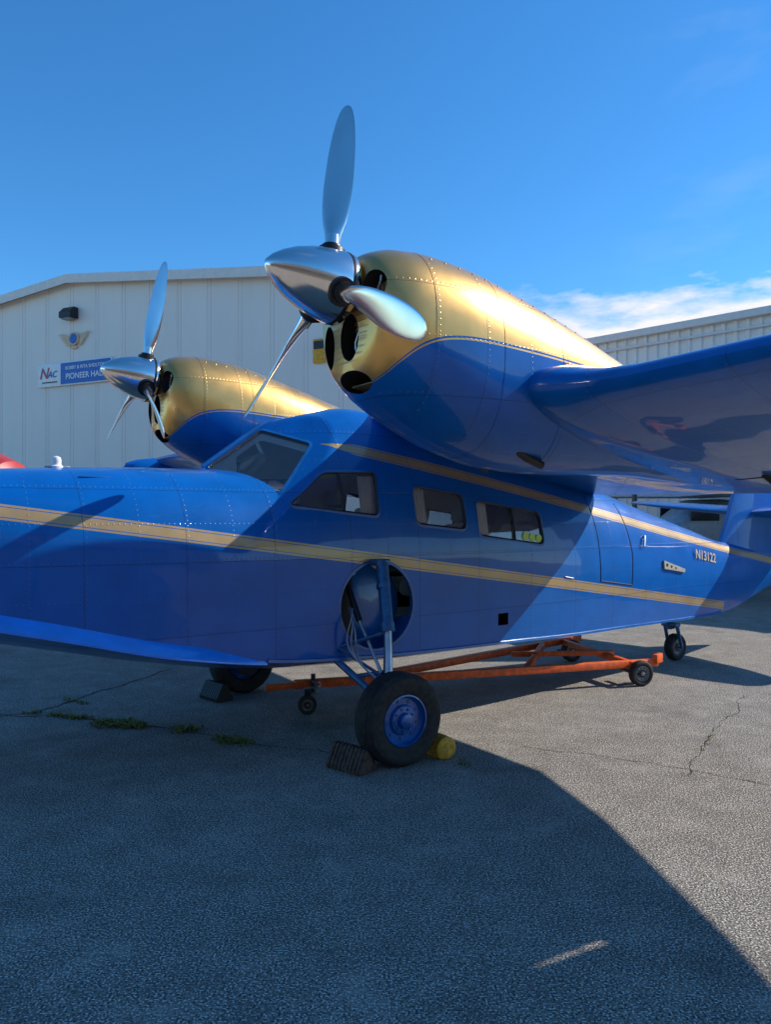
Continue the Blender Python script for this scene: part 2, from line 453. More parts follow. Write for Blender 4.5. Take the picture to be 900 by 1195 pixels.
# ---------------- wing
def airfoil(t, sl, st, zl, zt, th):
    up, lo = [], []
    N = 22
    for i in range(N+1):
        x = .5*(1-math.cos(math.pi*i/N))
        yt = th*5*(.2969*math.sqrt(x)-.126*x-.3516*x*x+.2843*x**3-.1015*x**4)
        cam = .12*th*math.sin(math.pi*x)
        s = sl+(st-sl)*x; z = zl+(zt-zl)*x+cam
        up.append(L(s, t, z+yt*1.1)); lo.append(L(s, t, z-yt*.9-.002*x))
    return up+lo[::-1][:-1]
W = [(0,.5,3.1,2.50,1.90,.34),(2.1,.28,3.12,2.44,1.86,.46),(2.3,.32,3.12,2.435,1.86,.44),(2.42,.40,3.12,2.43,1.86,.39),(2.55,.45,3.12,2.43,1.86,.345),(2.8,.48,3.12,2.43,1.86,.33),
     (3.6,.47,2.92,2.45,1.93,.29),(4.75,.44,2.52,2.48,2.05,.23),(5.5,.50,2.22,2.5,2.15,.18),(5.85,.68,1.98,2.51,2.22,.12),(6.02,.9,1.75,2.51,2.28,.05)]
def wring(sg):
    out = []
    for k in range(len(W)-1):
        a, c = W[k], W[k+1]; n = 3 if k in (1, 2, 3, 4) else 5
        for i in range(n):
            f = i/n; r = [a[j]+(c[j]-a[j])*f for j in range(6)]; out.append(airfoil(sg*r[0], *r[1:]))
    out.append(airfoil(sg*W[-1][0], *W[-1][1:])); return out
b = MB(); R = wring(-1)[::-1][:-1]+wring(1); b.loft(R)
wing = b.build("wing", [m_wing, m_dark], plane, ang=40)
cs = []
b = MB(); b.box(L(2.06, 4.50, 2.2), (.38, .06, .8), 1); cs.append(b.build("c", [m_wing, m_dark], plane))
bpy.context.view_layer.update(); boolean(wing, cs, 40)
# retracted wing-tip floats
b = MB()
for sg in (1, -1):
    b.loft([[L(s, sg*5.95+r*.8*math.cos(a), 2.33+dz+r*math.sin(a)) for a in np.linspace(0, 2*math.pi, 24, endpoint=False)] for s, r, dz in
            ((.15,.01,.05),(.2,.09,.05),(.35,.16,.03),(.6,.215,.01),(1.0,.235,0),(1.5,.21,.0),(2.0,.14,.01),(2.35,.06,.02),(2.45,.01,.02))])
b.build("wingtip_floats", m_wing, plane)

def lowz(t, x):
    t = abs(t)
    for k in range(len(W)-1):
        if W[k][0] <= t <= W[k+1][0]:
            f = (t-W[k][0])/(W[k+1][0]-W[k][0]); r = [W[k][j]+(W[k+1][j]-W[k][j])*f for j in range(6)]; break
    yt = r[5]*5*(.2969*math.sqrt(x)-.126*x-.3516*x*x+.2843*x**3-.1015*x**4)
    return r[1]+(r[2]-r[1])*x, r[3]+(r[4]-r[3])*x+.12*r[5]*math.sin(math.pi*x)-yt*.9
b = MB()
for sg in (1, -1):
    P = []
    for t in np.linspace(2.25, 5.4, 26):
        s, z = lowz(t, .74); P.append(L(s, sg*t, z-.001))
    b.path(P, .006, 6)
    for t in (2.5, 3.1, 3.75, 4.6, 5.2):
        s, z = lowz(t, .76)
        b.loft([[L(s+ds, sg*(t+w1), z+.015), L(s+ds, sg*(t-w1), z+.015), L(s+ds, sg*(t-w1*.6), z-hh), L(s+ds, sg*(t+w1*.6), z-hh)] for ds, w1, hh in ((-.16, .006, .0), (-.03, .016, .05), (.06, .016, .055), (.12, .008, .02))])
b.build("flap_hinges", m_dark, plane)

# ---------------- nacelles
NT_ = [(-.68,3.02,2.56,.20),(-.675,3.07,2.51,.26),(-.65,3.125,2.45,.32),(-.60,3.165,2.39,.365),(-.50,3.20,2.31,.41),(-.3,3.215,2.20,.445),(0,3.19,2.07,.465),(.4,3.10,1.975,.465),(.8,2.99,1.95,.445),
       (1.2,2.87,1.955,.40),(1.7,2.71,1.965,.33),(2.3,2.46,1.94,.22),(2.95,2.08,1.90,.05)]
nc = list(zip(*NT_)); nzt, nzb, nhw = [pchip(nc[0], c) for c in nc[1:]]
EY = 1.75
def nring(s, sg, N=56):
    zt, zb, hw = nzt(s), nzb(s), nhw(s); zc = zb+(zt-zb)*.52; out = []
    for i in range(N):
        a = 2*math.pi*i/N; ca, sa = math.cos(a), math.sin(a); n = 2.35
        x = hw*math.copysign(abs(ca)**(2/n), ca); h = (zt-zc) if sa > 0 else (zc-zb)
        z = zc+h*math.copysign(abs(sa)**(2/n), sa)
        out.append(L(s, sg*EY+x, z))
    return out
nst = list(np.linspace(-.68, -.6, 8))+list(np.linspace(-.58, 2.95, 50))
def ell(c, r, name="c"):
    bm = bmesh.new(); bmesh.ops.create_uvsphere(bm, u_segments=32, v_segments=20, radius=1)
    for v in bm.verts: v.co = Vector((v.co.x*r[0]+c[0], v.co.y*r[1]+c[1], v.co.z*r[2]+c[2]))
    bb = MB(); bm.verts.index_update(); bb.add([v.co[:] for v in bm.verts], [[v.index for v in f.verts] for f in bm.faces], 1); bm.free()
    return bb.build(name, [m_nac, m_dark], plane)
holes = [(.25,2.91,.085,.105),(.035,2.68,.10,.135),(-.20,2.66,.07,.13),(-.245,2.93,.08,.10)]
for sg, nm in ((1, "engine_nacelle_port"), (-1, "engine_nacelle_starboard")):
    b = MB(); b.loft([nring(s, sg) for s in nst]); nac = b.build(nm, [m_nac, m_dark], plane, ang=40)
    cs = [ell(L(-.64+abs(dt)*.12, EY*sg+dt, zz), (.3, ry, rz)) for dt, zz, ry, rz in holes]
    cs.append(ell(L(-.60, EY*sg+.01, 2.435), (.22, .15, .062)))
    bpy.context.view_layer.update(); boolean(nac, cs, 40)
    b = MB()
    b.cyl(L(-.45, EY*sg, 2.9), L(-.74, EY*sg, 2.965), .13, .13, 24, 0)
    for dt, zz, ry, rz in holes:   # finned cylinders and baffles behind the openings
        c0 = Vector(L(-.55, EY*sg+dt, zz)); dn = Vector((0, -dt, zz-2.88)).normalized()
        for j in range(6):
            p = c0+dn*(-rz*.75+j*rz*.3); b.cyl(p, p+dn*.008, ry*.72, ry*.72, 20, 1)
        b.cyl(c0-dn*rz*.8, c0+dn*rz*.8, ry*.5, ry*.5, 14, 0)
        b.path([tuple(c0+Vector((-.07, ry*.3*math.sin(i), -rz*.7+i*rz*.28))) for i in range(6)], .007, 6, 2)
    b.box(L(-.50, EY*sg+.01, 2.405), (.16, .22, .008), 1, Matrix.Rotation(.25, 4, 'Y'))
    b.box(L(-.44, EY*sg+.01, 2.435), (.008, .22, .08), 0)
    b.build("engine_front", [m_black, m_engine, m_alud], plane)
    b = MB()
    for s in (-.36, .12, .62):
        r = nring(s, sg); r2 = nring(s+.012, sg)
        o = Vector(L(s, sg*EY, (nzt(s)+nzb(s))/2))
        ex = lambda rr: [tuple(Vector(p)+(Vector(p)-o).normalized()*.002) for p in rr]
        b.loft([ex(r), ex(r2)], caps=False)
    for s in np.arange(-.30, 1.2, .1):
        for sgn in (1, -1):
            r = nring(s, sg, 56); p = Vector(r[8] if sgn > 0 else r[20])
            b.cyl(p-Vector((0, 0, .004)), p+Vector((0, 0, .004)), .007, .005, 8)
    b.build("cowl_seams", m_nac, plane)
    b = MB()
    for dt in (-.26, .26):
        b.path([L(.35, EY*sg+dt, 2.10), L(.5, EY*sg+dt, 2.03), L(.62, EY*sg+dt, 1.99)], .028, 14)
    b.build("exhaust_stacks", m_black, plane)

# ---------------- propellers
def propeller(name, sg, alpha):
    H = Matrix.Translation(Vector(L(-.80, EY*sg, 2.965))) @ Matrix.Rotation(.16, 4, 'Y')
    b = MB()
    prof = [(.10, .05), (.10, .195), (.085, .205), (.03, .205), (-.06, .195), (-.15, .172), (-.24, .138), (-.31, .098), (-.36, .058), (-.39, .02), (-.395, .001)]
    rgs = [[(x, -r*math.sin(2*math.pi*i/48), r*math.cos(2*math.pi*i/48)) for i in range(48)] for x, r in prof]
    b.loft(rgs, 0, M=H)
    rg = [[(x, -r*math.sin(2*math.pi*i/48), r*math.cos(2*math.pi*i/48)) for i in range(48)] for x, r in ((.045, .207), (.055, .209), (.065, .207))]
    b.loft(rg, 1, caps=False, M=H)
    for k in range(3):
        a = alpha+k*2*math.pi/3
        er = Vector((0, -math.sin(a), math.cos(a))); et = Vector((0, -math.cos(a), -math.sin(a))); ax = Vector((1, 0, 0))
        for r0, r1, q0, q1, mi in ((.15, .212, .085, .08, 1), (.205, .235, .062, .058, 1), (.235, .30, .044, .04, 0)):
            ring = [[tuple(er*r+(et*math.cos(2*math.pi*i/24)+ax*math.sin(2*math.pi*i/24))*q) for i in range(24)] for r, q in ((r0, q0), (r1, q1))]
            b.loft(ring, mi, M=H)
        S = [(.24,.08,.075,48),(.30,.10,.062,46),(.38,.142,.042,42),(.5,.178,.03,36),(.65,.196,.023,30),(.8,.192,.018,26),(.93,.172,.014,23),(1.03,.138,.010,21),(1.09,.098,.007,20),(1.12,.055,.004,20),(1.13,.015,.002,20)]
        fc, fth, ftw = (pchip([q[0] for q in S], [q[j] for q in S]) for j in (1, 2, 3))
        rings = []
        for r in list(np.linspace(.24, 1.03, 26))+[1.06, 1.09, 1.11, 1.12, 1.13]:
            c, th, tw = fc(r), fth(r), rad(ftw(r)); cd = et*math.cos(tw)+ax*math.sin(tw); nd = ax*math.cos(tw)-et*math.sin(tw)
            ring = []
            for i in range(24):
                q = 2*math.pi*i/24; x = math.cos(q); y = math.sin(q)*(1-.25*x)
                ring.append(tuple(er*r+cd*(x*c/2)+nd*(y*th/2)))
            rings.append(ring)
        b.loft(rings, 0, M=H)
    return b.build(name, [m_alu, m_black], plane, ang=50)
propeller("propeller_port", 1, rad(-5))
propeller("propeller_starboard", -1, rad(4))

# ---------------- tail
b = MB()
def foil_ring(z, s0, s1, th, y0=0):
    out = []
    for i in range(14):
        x = .5*(1-math.cos(math.pi*i/13)); out.append((s0+(s1-s0)*x, y0+th*math.sin(math.pi*x**.7)*.5, z))
    return out+[(p[0], 2*y0-p[1], z) for p in out[::-1][1:-1]]
fz = [(1.1,5.55,7.5,.26),(1.36,5.68,7.55,.2),(1.6,5.8,7.6,.17),(1.95,5.95,7.62,.15),(2.4,6.2,7.6,.14),(2.9,6.5,7.55,.12),(3.2,6.75,7.4,.09),(3.3,6.95,7.25,.04)]
b.loft([foil_ring(*q) for q in fz])
for sg in (1, -1):
    rg = []
    for t, s0, s1, th in ((0,6.25,7.6,.14),(.8,6.35,7.55,.12),(1.6,6.5,7.45,.09),(2.1,6.7,7.3,.06),(2.2,6.85,7.15,.02)):
        z = 1.72+.08*t; ring = []
        for i in range(14):
            x = .5*(1-math.cos(math.pi*i/13)); ring.append((s0+(s1-s0)*x, -sg*t, z+th*.5*math.sin(math.pi*x**.7)))
        rg.append(ring+[(p[0], p[1], 2*z-p[2]) for p in ring[::-1][1:-1]])
    b.loft(rg)
b.build("tail_fin_and_stabilizer", m_wing, plane, ang=40)

# ---------------- landing gear
def wheel(b, c, r, w, ax=(0, -1, 0), rim=.58, mt=0, mr=1, md=2):
    ax = Vector(ax); c = Vector(c); h = w/2
    prof = [(-h*.55, r*rim), (-h*.8, r*rim*1.06), (-h, r*.78), (-h*.93, r*.9), (-h*.72, r*.965)]
    g = r*.018
    xs = np.linspace(-h*.66, h*.66, 7)
    for i, x in enumerate(xs):
        rr = r*(.999-.03*(x/h)**2)
        prof += [(x, rr)]
        if i < 6: prof += [(x+h*.16, rr), (x+h*.165, rr-g), (x+h*.2, rr-g)]
    prof += [(h*.72, r*.965), (h*.93, r*.9), (h, r*.78), (h*.8, r*rim*1.06), (h*.55, r*rim)]
    b.rev(prof, c, ax, 56, mt, caps=False)
    R = r*rim
    b.rev([(h*.55, R*1.04), (h*.82, R*1.03), (h*.84, R*.97), (h*.55, R*.93), (h*.42, R*.85), (h*.42, R*.62), (h*.62, R*.55), (h*.66, R*.32), (h*.95, R*.28), (h*1.0, R*.2), (h*1.0, .001)], c, ax, 40, mr, caps=False)
    b.rev([(-h*.55, R*1.04), (-h*.7, R*1.0), (-h*.4, R*.9), (-h*.4, .001)], c, ax, 40, mr, caps=False)
    u = ax.orthogonal().normalized(); v = ax.cross(u)
    for i in range(9):
        q = 2*math.pi*i/9; d = u*math.cos(q)+v*math.sin(q)
        p = c+d*R*.44+ax*h*.62; b.cyl(p, p+ax*.012, .008, .008, 6, md)
        p = c+d*R*.74+ax*h*.43; b.cyl(p-ax*.005, p+ax*.004, R*.07, R*.07, 12, md)
for sg, nm in ((1, "main_gear_port"), (-1, "main_gear_starboard")):
    b = MB(); wheel(b, L(0, sg*1.3, .31), .31, .21, (0, -sg, 0), rim=.54); b.build(nm+"_wheel", [m_rubber, m_blue, m_steelblue], plane, ang=30)
    b = MB()
    top = L(.20, sg*.80, 1.32); mid = L(.13, sg*.98, .86); bot = L(.06, sg*1.10, .46)
    b.cyl(top, mid, .046, .046, 20, 0); b.cyl(mid, bot, .030, .030, 20, 2)
    b.cyl(L(.132, sg*.965, .90), L(.128, sg*.985, .84), .055, .055, 20, 0)
    b.cyl(L(.17, sg*.86, 1.17), L(.168, sg*.87, 1.14), .052, .052, 20, 0)
    b.cyl(bot, L(0, sg*1.13, .31), .04, .045, 16, 0); b.cyl(L(0, sg*1.08, .31), L(0, sg*1.3, .31), .035, .035, 16, 0)
    b.rev([(0, .13), (.03, .13), (.03, .05)], L(0, sg*1.15, .31), (0, -sg, 0), 24, 1)
    for s in (-.16, .34):
        b.cyl(L(s, sg*.66, .66), L(.02, sg*1.12, .36), .026, .024, 14, 0)
        b.cyl(L(s, sg*.64, .62), L(s, sg*.70, .74), .04, .04, 14, 0)
    b.cyl(L(-.16, sg*.68, .70), L(.12, sg*.98, .84), .016, .016, 10, 0)
    b.cyl(L(-.16, sg*.70, .74), L(.10, sg*1.06, .50), .012, .012, 10, 0)
    b.cyl(L(-.10, sg*.84, .52), L(.20, sg*.84, .52), .016, .016, 10, 0)
    b.box(L(.05, sg*1.06, .50), (.13, .05, .10), 0, bev=.012)
    b.box(L(.20, sg*.77, 1.325), (.12, .12, .05), 0, bev=.01)
    b.cyl(L(.02, sg*.56, 1.22), L(.03, sg*.76, .9), .024, .024, 14, 1)
    b.cyl(L(.03, sg*.76, .9), L(.06, sg*1.0, .56), .013, .013, 10, 2)
    for ph in (0, .6, 1.3):
        P = []
        for i in range(13):
            f = i/12; P.append(L(-.04+.09*f-.08*math.sin(f*math.pi)*(1+.4*math.sin(ph)), sg*(.72+.32*f+.06*math.sin(f*math.pi*2+ph)), 1.0-.53*f))
        b.path(P, .0055, 6, 3)
    b.build(nm+"_strut", [m_steelblue, m_black, m_alud, m_alud], plane, ang=40)
    b = MB()
    tr_ = surf_t(.21, 1.0)
    b.rev([(0, .343), (.022, .343), (.022, .322), (0, .322)], L(.21, sg*(tr_-.018), 1.0), (0, -sg, 0), 48, 0, caps=False)
    b.rev([(0, .30), (.02, .27), (.05, .18), (.06, .001)], L(.25, sg*.505, 1.0), (0, -sg, 0), 40, 0, caps=False)
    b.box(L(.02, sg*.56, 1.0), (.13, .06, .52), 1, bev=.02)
    b.build("wheel_well_lining", [m_blue, m_dark], plane)
b = MB(); wheel(b, L(4.86, -.02, .155), .155, .11); 
b.build("tail_wheel", [m_rubber, m_grey, m_black], plane, ang=30)
b = MB()
b.cyl(L(4.86, .07, .155), L(4.78, .06, .42), .018, .022, 12); b.cyl(L(4.86, -.11, .155), L(4.78, -.10, .42), .018, .022, 12)
b.cyl(L(4.86, .08, .155), L(4.86, -.12, .155), .014, .014, 10)
b.cyl(L(4.78, -.02, .38), L(4.74, -.02, .56), .05, .06, 16); b.box(L(4.78, -.02, .42), (.1, .2, .04), bev=.01)
b.build("tail_wheel_fork", m_steelblue, plane)

# ================================================================== tow cart
cart = empty("tow_cart", (0, 0, 0))
b = MB()
def beam(p, q, w=.07, h=.07, mi=0):
    p = Vector(p); q = Vector(q); d = q-p; X = d.normalized(); Y = Vector((0, 0, 1)).cross(X).normalized(); Z = X.cross(Y)
    M = Matrix((X, Y, Z)).transposed().to_4x4(); b.box((p+q)/2, (d.length, w, h), mi, M, bev=.006)
beam((-.78, 6.60, .23), (2.74, 7.78, .20)); beam((-.1, 6.92, .235), (2.30, 9.15, .235))
beam((-1.02, 6.52, .215), (-.70, 6.63, .225), .05, .05)
beam((1.35, 7.36, .215), (1.75, 8.58, .24), .06, .06); beam((2.45, 7.62, .205), (2.02, 8.95, .235), .06, .06)
beam((-.15, 6.86, .235), (-.2, 6.75, .23), .06, .06)
beam((1.3, 7.95, .25), (2.4, 8.1, .24), .05, .05)
beam((2.70, 7.72, .24), (2.80, 7.84, .24), .05, .09)
b.cyl((2.50, 7.56, .12), (2.40, 7.88, .12), .02, .02, 10, 1); b.cyl((2.0, 8.9, .12), (2.12, 9.2, .12), .02, .02, 10, 1)
b.build("frame", [m_orange, m_black], cart, ang=40)
b = MB(); aw = Vector((.28, -.96, 0)).normalized()
wheel(b, (2.52, 7.60, .125), .125, .08, aw); wheel(b, (2.15, 8.90, .125), .125, .08, aw)
wheel(b, (-.66, 6.50, .08), .08, .05, aw)
b.build("wheels", [m_rubber, m_grey, m_black], cart, ang=30)
b = MB()
b.box((-.66, 6.54, .17), (.05, .09, .08), 0, bev=.01); b.cyl((-.62, 6.6, .16), (-.62, 6.6, .32), .02, .02, 10, 0)
P = [(-.62+.07*math.sin(i*.8), 6.52+.03*math.cos(i), .27-.012*i) for i in range(10)]; b.path(P, .012, 6, 1)
b.build("hitch", [m_black, m_alud], cart)

# ================================================================== chocks
def prism_chock(name, loc, rz, mat):
    e = empty(name, loc, rz); b = MB(); l, w, h = .30, .17, .15
    prof = [(-w/2, .004), (w/2, .004), (w/2, .03), (w*.12, h), (-w*.12, h), (-w/2, .03)]
    b.loft([[(x, y, z) for y, z in prof] for x in (-l/2, l/2)])
    for i in range(9):
        x = -l/2+.02+i*(l-.04)/8
        b.loft([[(xx, y*1.06, z*1.05+.001) for y, z in prof] for xx in (x-.009, x+.009)])
    b.build("rubber_block", mat, e, smooth=False); return e
prism_chock("wheel_chock", (-.225, 5.08, 0), rad(-40), m_brown)
e = empty("wheel_chock.001", (.33, 5.42, 0), rad(-56))
b = MB(); b.loft([[(x, .085*math.cos(a)*q, max(.004, .07+.085*math.sin(a)*q)) for a in np.linspace(0, 2*math.pi, 20, endpoint=False)] for x, q in ((-.17, .8), (-.16, .97), (-.1, 1), (.1, 1), (.16, .97), (.17, .8))])
b.build("yellow_block", m_yellow, e, ang=40)
b = MB(); b.cyl((-.2, 0, .07), (-.165, 0, .07), .02, .02, 10); b.build("rope_eye", m_black, e)
prism_chock("wheel_chock.002", (-1.55, 7.05, 0), rad(-45), m_black)

# ================================================================== ground
g = NT("asphalt")
big = g.noise(.35, 3, .6); fine = g.noise(62, 3, .85); mid = g.noise(3.2, 6, .75); sp = g.noise(120, 0, .5)
base = g.ramp(big, [(.3, (.35, .305, .25)), (.7, (.46, .405, .335))])
c1 = g.mix(g.maprange(fine, .38, .60, 0, 1), base, (.135, .118, .098))
c1 = g.mix(g.maprange(sp, .62, .70, 0, .9), c1, (.88, .80, .68))
c1 = g.mix(g.maprange(sp, .38, .30, 0, .95), c1, (.035, .031, .026))
c1 = g.mix(g.maprange(mid, .50, .74, 0, .5), c1, (.12, .105, .087))
c1 = g.mix(g.maprange(mid, .47, .28, 0, .4), c1, (.58, .52, .43))
c1 = g.mix(g.maprange(g.noise(1.1, 3, .6), .57, .72, 0, .45), c1, (.09, .08, .068))
g.set(Base_Color=c1, Roughness=.92, Specular_IOR_Level=.2)
g.set(Normal=g.bump(g.m('ADD', fine, sp), .7, .008))
b = MB(); b.add([(-600, -300, 0), (600, -300, 0), (600, 1200, 0), (-600, 1200, 0)], [(0, 1, 2, 3)]); b.build("ground", g.mat, smooth=False)

def G(u, v): Y = 1485/(v-605); return ((u-450)/900*Y, Y)
m_crack = simple("crack_dirt", (.05, .045, .038), 1., var=.5, nscale=12)
b = MB()
def crack(pts, w):
    P = [Vector((*G(*p), 0)) for p in pts]; Q = []
    for a, c in zip(P[:-1], P[1:]):
        n = max(3, int((c-a).length/.05))
        for i in range(n): Q.append(a.lerp(c, i/n))
    Q.append(P[-1]); vs = []
    for i, p in enumerate(Q):
        o = mnoise.noise(p*3.1)*.06+mnoise.noise(p*11)*.025; d = (Q[min(i+1, len(Q)-1)]-Q[max(i-1, 0)]).normalized(); nn = Vector((-d.y, d.x, 0))
        ww = w*(.35+1.2*abs(mnoise.noise(p*17+Vector((5, 1, 0)))))
        c = p+nn*o; vs += [(c.x+nn.x*ww, c.y+nn.y*ww, .004), (c.x-nn.x*ww, c.y-nn.y*ww, .004)]
    b.add(vs, [(2*i, 2*i+2, 2*i+3, 2*i+1) for i in range(len(Q)-1)])
crack([(-60, 846), (60, 826), (200, 781)], .013)
crack([(-40, 832), (90, 838), (210, 852), (300, 868), (400, 880)], .009)
crack([(610, 872), (720, 886), (800, 898), (905, 917), (1000, 930)], .0045)
crack([(870, 812), (860, 832), (835, 850), (815, 880), (802, 905)], .0038)
b.build("pavement_cracks", m_crack, smooth=False)
gm = NT("weed_leaf"); gm.set(Base_Color=gm.ramp(gm.noise(30, 2), [(.3, (.10, .13, .016)), (.6, (.26, .26, .04)), (.8, (.44, .33, .10))]), Roughness=.7)
b = MB()
def weeds(pts, n, spread, h):
    P = [Vector((*G(*p), 0)) for p in pts]
    for _ in range(n):
        k = random.randrange(len(P)-1) if len(P) > 1 else 0
        p = P[k].lerp(P[min(k+1, len(P)-1)], random.random())
        if mnoise.noise(p*4) < -.12 and len(P) > 1: continue
        p = p+Vector((random.gauss(0, spread), random.gauss(0, spread), 0))
        for _ in range(6):
            a = random.uniform(0, 6.28); l = h*random.uniform(.4, 1.2); w = l*.12; d = Vector((math.cos(a), math.sin(a), 0)); nn = Vector((-d.y, d.x, 0))
            t1 = p+d*l*.4+Vector((0, 0, l*.5)); t2 = p+d*l*random.uniform(.7, 1.2)+Vector((0, 0, l*random.uniform(.2, .8)))
            b.add([p+nn*w*.5, p-nn*w*.5, t1-nn*w, t1+nn*w, t2], [(0, 1, 2, 3), (3, 2, 4)])
weeds([(35, 832), (60, 836), (110, 840)], 110, .03, .045); weeds([(118, 844), (165, 848), (222, 853)], 400, .055, .05)
weeds([(258, 863), (290, 868)], 100, .045, .04); weeds([(838, 850), (815, 880)], 18, .01, .022); weeds([(75, 816), (100, 822)], 30, .02, .03)
weeds([(535, 888), (550, 896)], 9, .02, .03)
b.build("grass", gm.mat, smooth=False)

# ================================================================== hangars
def wall_mat(name, c, per, dark):
    k = NT(name); o = k.xyz(); x = o[0]
    d = k.m('ABSOLUTE', k.m('SUBTRACT', x, k.m('MULTIPLY', k.m('ROUND', k.m('DIVIDE', x, per)), per)))
    seam = k.m('LESS_THAN', d, .012)
    n1 = k.noise(.5, 3, .65, scl=(2.5, 1, .5))
    col = k.ramp(n1, [(.3, tuple(q*.93 for q in c)), (.7, c)])
    pn = k.n("ShaderNodeTexWhiteNoise"); pn.noise_dimensions = '1D'; k.link(k.m('FLOOR', k.m('DIVIDE', x, per)), pn.inputs['W'])
    col = k.mix(k.m('MULTIPLY', pn.outputs['Value'], .07), col, (.4, .4, .38))
    col = k.mix(k.m('MULTIPLY', seam, dark), col, (.2, .2, .19))
    k.set(Base_Color=col, Roughness=.55)
    return k.mat
m_wall = wall_mat("hangar_siding", (.90, .82, .715), 1.0, .3)
m_wall2 = wall_mat("hangar_ribbed_siding", (.92, .87, .79), 3., .0)
m_trim = simple("roof_trim", (.76, .70, .62), .5, var=.06)
m_roof = simple("roof_metal", (.55, .56, .56), .45, .3)

hg = empty("aircraft_hangar", (-9.2, 22.7, 0), rad(-25)); half = 10.1; pitch = .105; za = 8.65
def ribwall(b, x0, x1, ztop, per, depth, rw, y=0.):
    xs = []; x = x0
    while x < x1-1e-6:
        e = min(x+per, x1); xs += [(x, 0), (e-rw*1.4, 0), (e-rw, -depth), (e-rw*.4, -depth)]; x = e
    xs.append((x1, 0)); xs = [q for q in xs if x0 <= q[0] <= x1]
    n = len(xs); vs = [(q[0], y+q[1], 0) for q in xs]+[(q[0], y+q[1], ztop(q[0])) for q in xs]
    b.add(vs, [(i, i+1, n+i+1, n+i) for i in range(n-1)])
b = MB(); ribwall(b, -half, half, lambda x: za-abs(x)*pitch-.02, 1.0, .02, .04)
b.build("front_wall", m_wall, hg, smooth=False)
b = MB(); ribwall(b, 0, 30, lambda x: za-half*pitch-.02, 1.0, .02, .04)
b.build("side_wall", m_wall, hg, smooth=False, M=Matrix.Translation((half, 0, 0)) @ Matrix.Rotation(rad(90), 4, 'Z'))
b = MB(); ribwall(b, 0, 30, lambda x: za-half*pitch-.02, 1.0, .02, .04)
b.build("side_wall_far", m_wall, hg, smooth=False, M=Matrix.Translation((-half, 30, 0)) @ Matrix.Rotation(rad(-90), 4, 'Z'))
b = MB()
for sg in (1, -1):
    vs = [(0, -.25, za), (sg*(half+.3), -.25, za-(half+.3)*pitch), (sg*(half+.3), 30, za-(half+.3)*pitch), (0, 30, za)]
    b.add(vs+[(v[0], v[1], v[2]+.1) for v in vs], [(0, 1, 2, 3), (4, 5, 6, 7), (0, 1, 5, 4), (1, 2, 6, 5), (2, 3, 7, 6)])
b.build("roof", m_roof, hg, smooth=False)
b = MB()
for sg in (1, -1):
    vs = [(0, -.28, za+.12), (sg*(half+.32), -.28, za+.12-(half+.32)*pitch)]
    b.add([(x, y, z) for x, y, z in vs]+[(x, y, z-.26) for x, y, z in vs]+[(x, y+.02, z) for x, y, z in vs]+[(x, y+.02, z-.26) for x, y, z in vs],
          [(0, 1, 3, 2), (4, 5, 7, 6), (0, 1, 5, 4), (2, 3, 7, 6)])
b.build("rake_trim", m_trim, hg, smooth=False)

sg_ = empty("building_sign", (-9.2, 22.7, 0), rad(-25))
sx0, sx1, sz = -1.36, 1.58, 5.92
b = MB(); b.box(((sx0+sx1)/2, -.07, sz), (sx1-sx0, .04, .70), 0, bev=.008); b.build("sign_board", m_white, sg_)
b = MB(); b.box(((sx0+.95+sx1-.03)/2, -.094, sz), (sx1-sx0-.98, .006, .62), 0); b.build("blue_field", m_signb, sg_)
cxs = (sx0+.95+sx1-.03)/2
text("sign_text_upper", "BOBBY & RITA SHOLTON", .138, m_white, sg_, (cxs, -.10, sz+.15), (1, 0, 0), (0, 0, 1))
text("sign_text_lower", "PIONEER HALL", .235, m_white, sg_, (cxs, -.10, sz-.10), (1, 0, 0), (0, 0, 1))
text("sign_letter", "N", .46, m_red, sg_, (sx0+.25, -.10, sz+.04), (1, 0, 0), (0, 0, 1), shear=.3)
text("sign_letters", "AC", .27, m_signb, sg_, (sx0+.60, -.10, sz), (1, 0, 0), (0, 0, 1), shear=.3)
b = MB(); b.box((sx0+.5, -.094, sz-.22), (.62, .006, .035), 0); b.build("sign_underline", m_black, sg_)
em = empty("winged_emblem", (-9.2, 22.7, 0), rad(-25)); b = MB(); ez = 6.92; ex = .08
b.rev([(0, .19), (.05, .19), (.06, .16), (.045, .15), (.045, .001)], (ex, -.03, ez), (0, -1, 0), 28, 0)
b.rev([(.047, .145), (.055, .12), (.055, .001)], (ex, -.03, ez), (0, -1, 0), 28, 1)
for sg in (1, -1):
    for i in range(6):
        z0 = ez+.10-i*.055; l = .58-i*.065
        b.add([(ex+sg*.15, -.04, z0), (ex+sg*(.1+l*.7), -.05, z0+.09-i*.01), (ex+sg*(.1+l), -.05, z0+.05-i*.01), (ex+sg*(.1+l*.7), -.05, z0+.035-i*.01), (ex+sg*.15, -.04, z0-.045)], [(0, 1, 2, 3, 4)], 0)
b.box((ex, -.05, ez-.25), (.22, .03, .08), 0, bev=.01)
b.build("emblem_badge", [simple("emblem_gold", (.75, .52, .30), .5), m_signb], em, smooth=False)
lp = empty("wall_lamp", (-9.2, 22.7, 0), rad(-25)); b = MB()
b.loft([[(-.22+.0, y, z) for y, z in ((-.03, 7.82), (-.18, 7.82), (-.34, 7.66), (-.34, 7.50), (-.03, 7.50))], [(.22, y, z) for y, z in ((-.03, 7.82), (-.18, 7.82), (-.34, 7.66), (-.34, 7.50), (-.03, 7.50))]], 0)
b.box((0, -.19, 7.48), (.36, .24, .03), 1, bev=.005); b.build("lamp_housing", [m_black, m_grey], lp, smooth=False)
ys = empty("warning_sign", (-9.2, 22.7, 0), rad(-25)); b = MB()
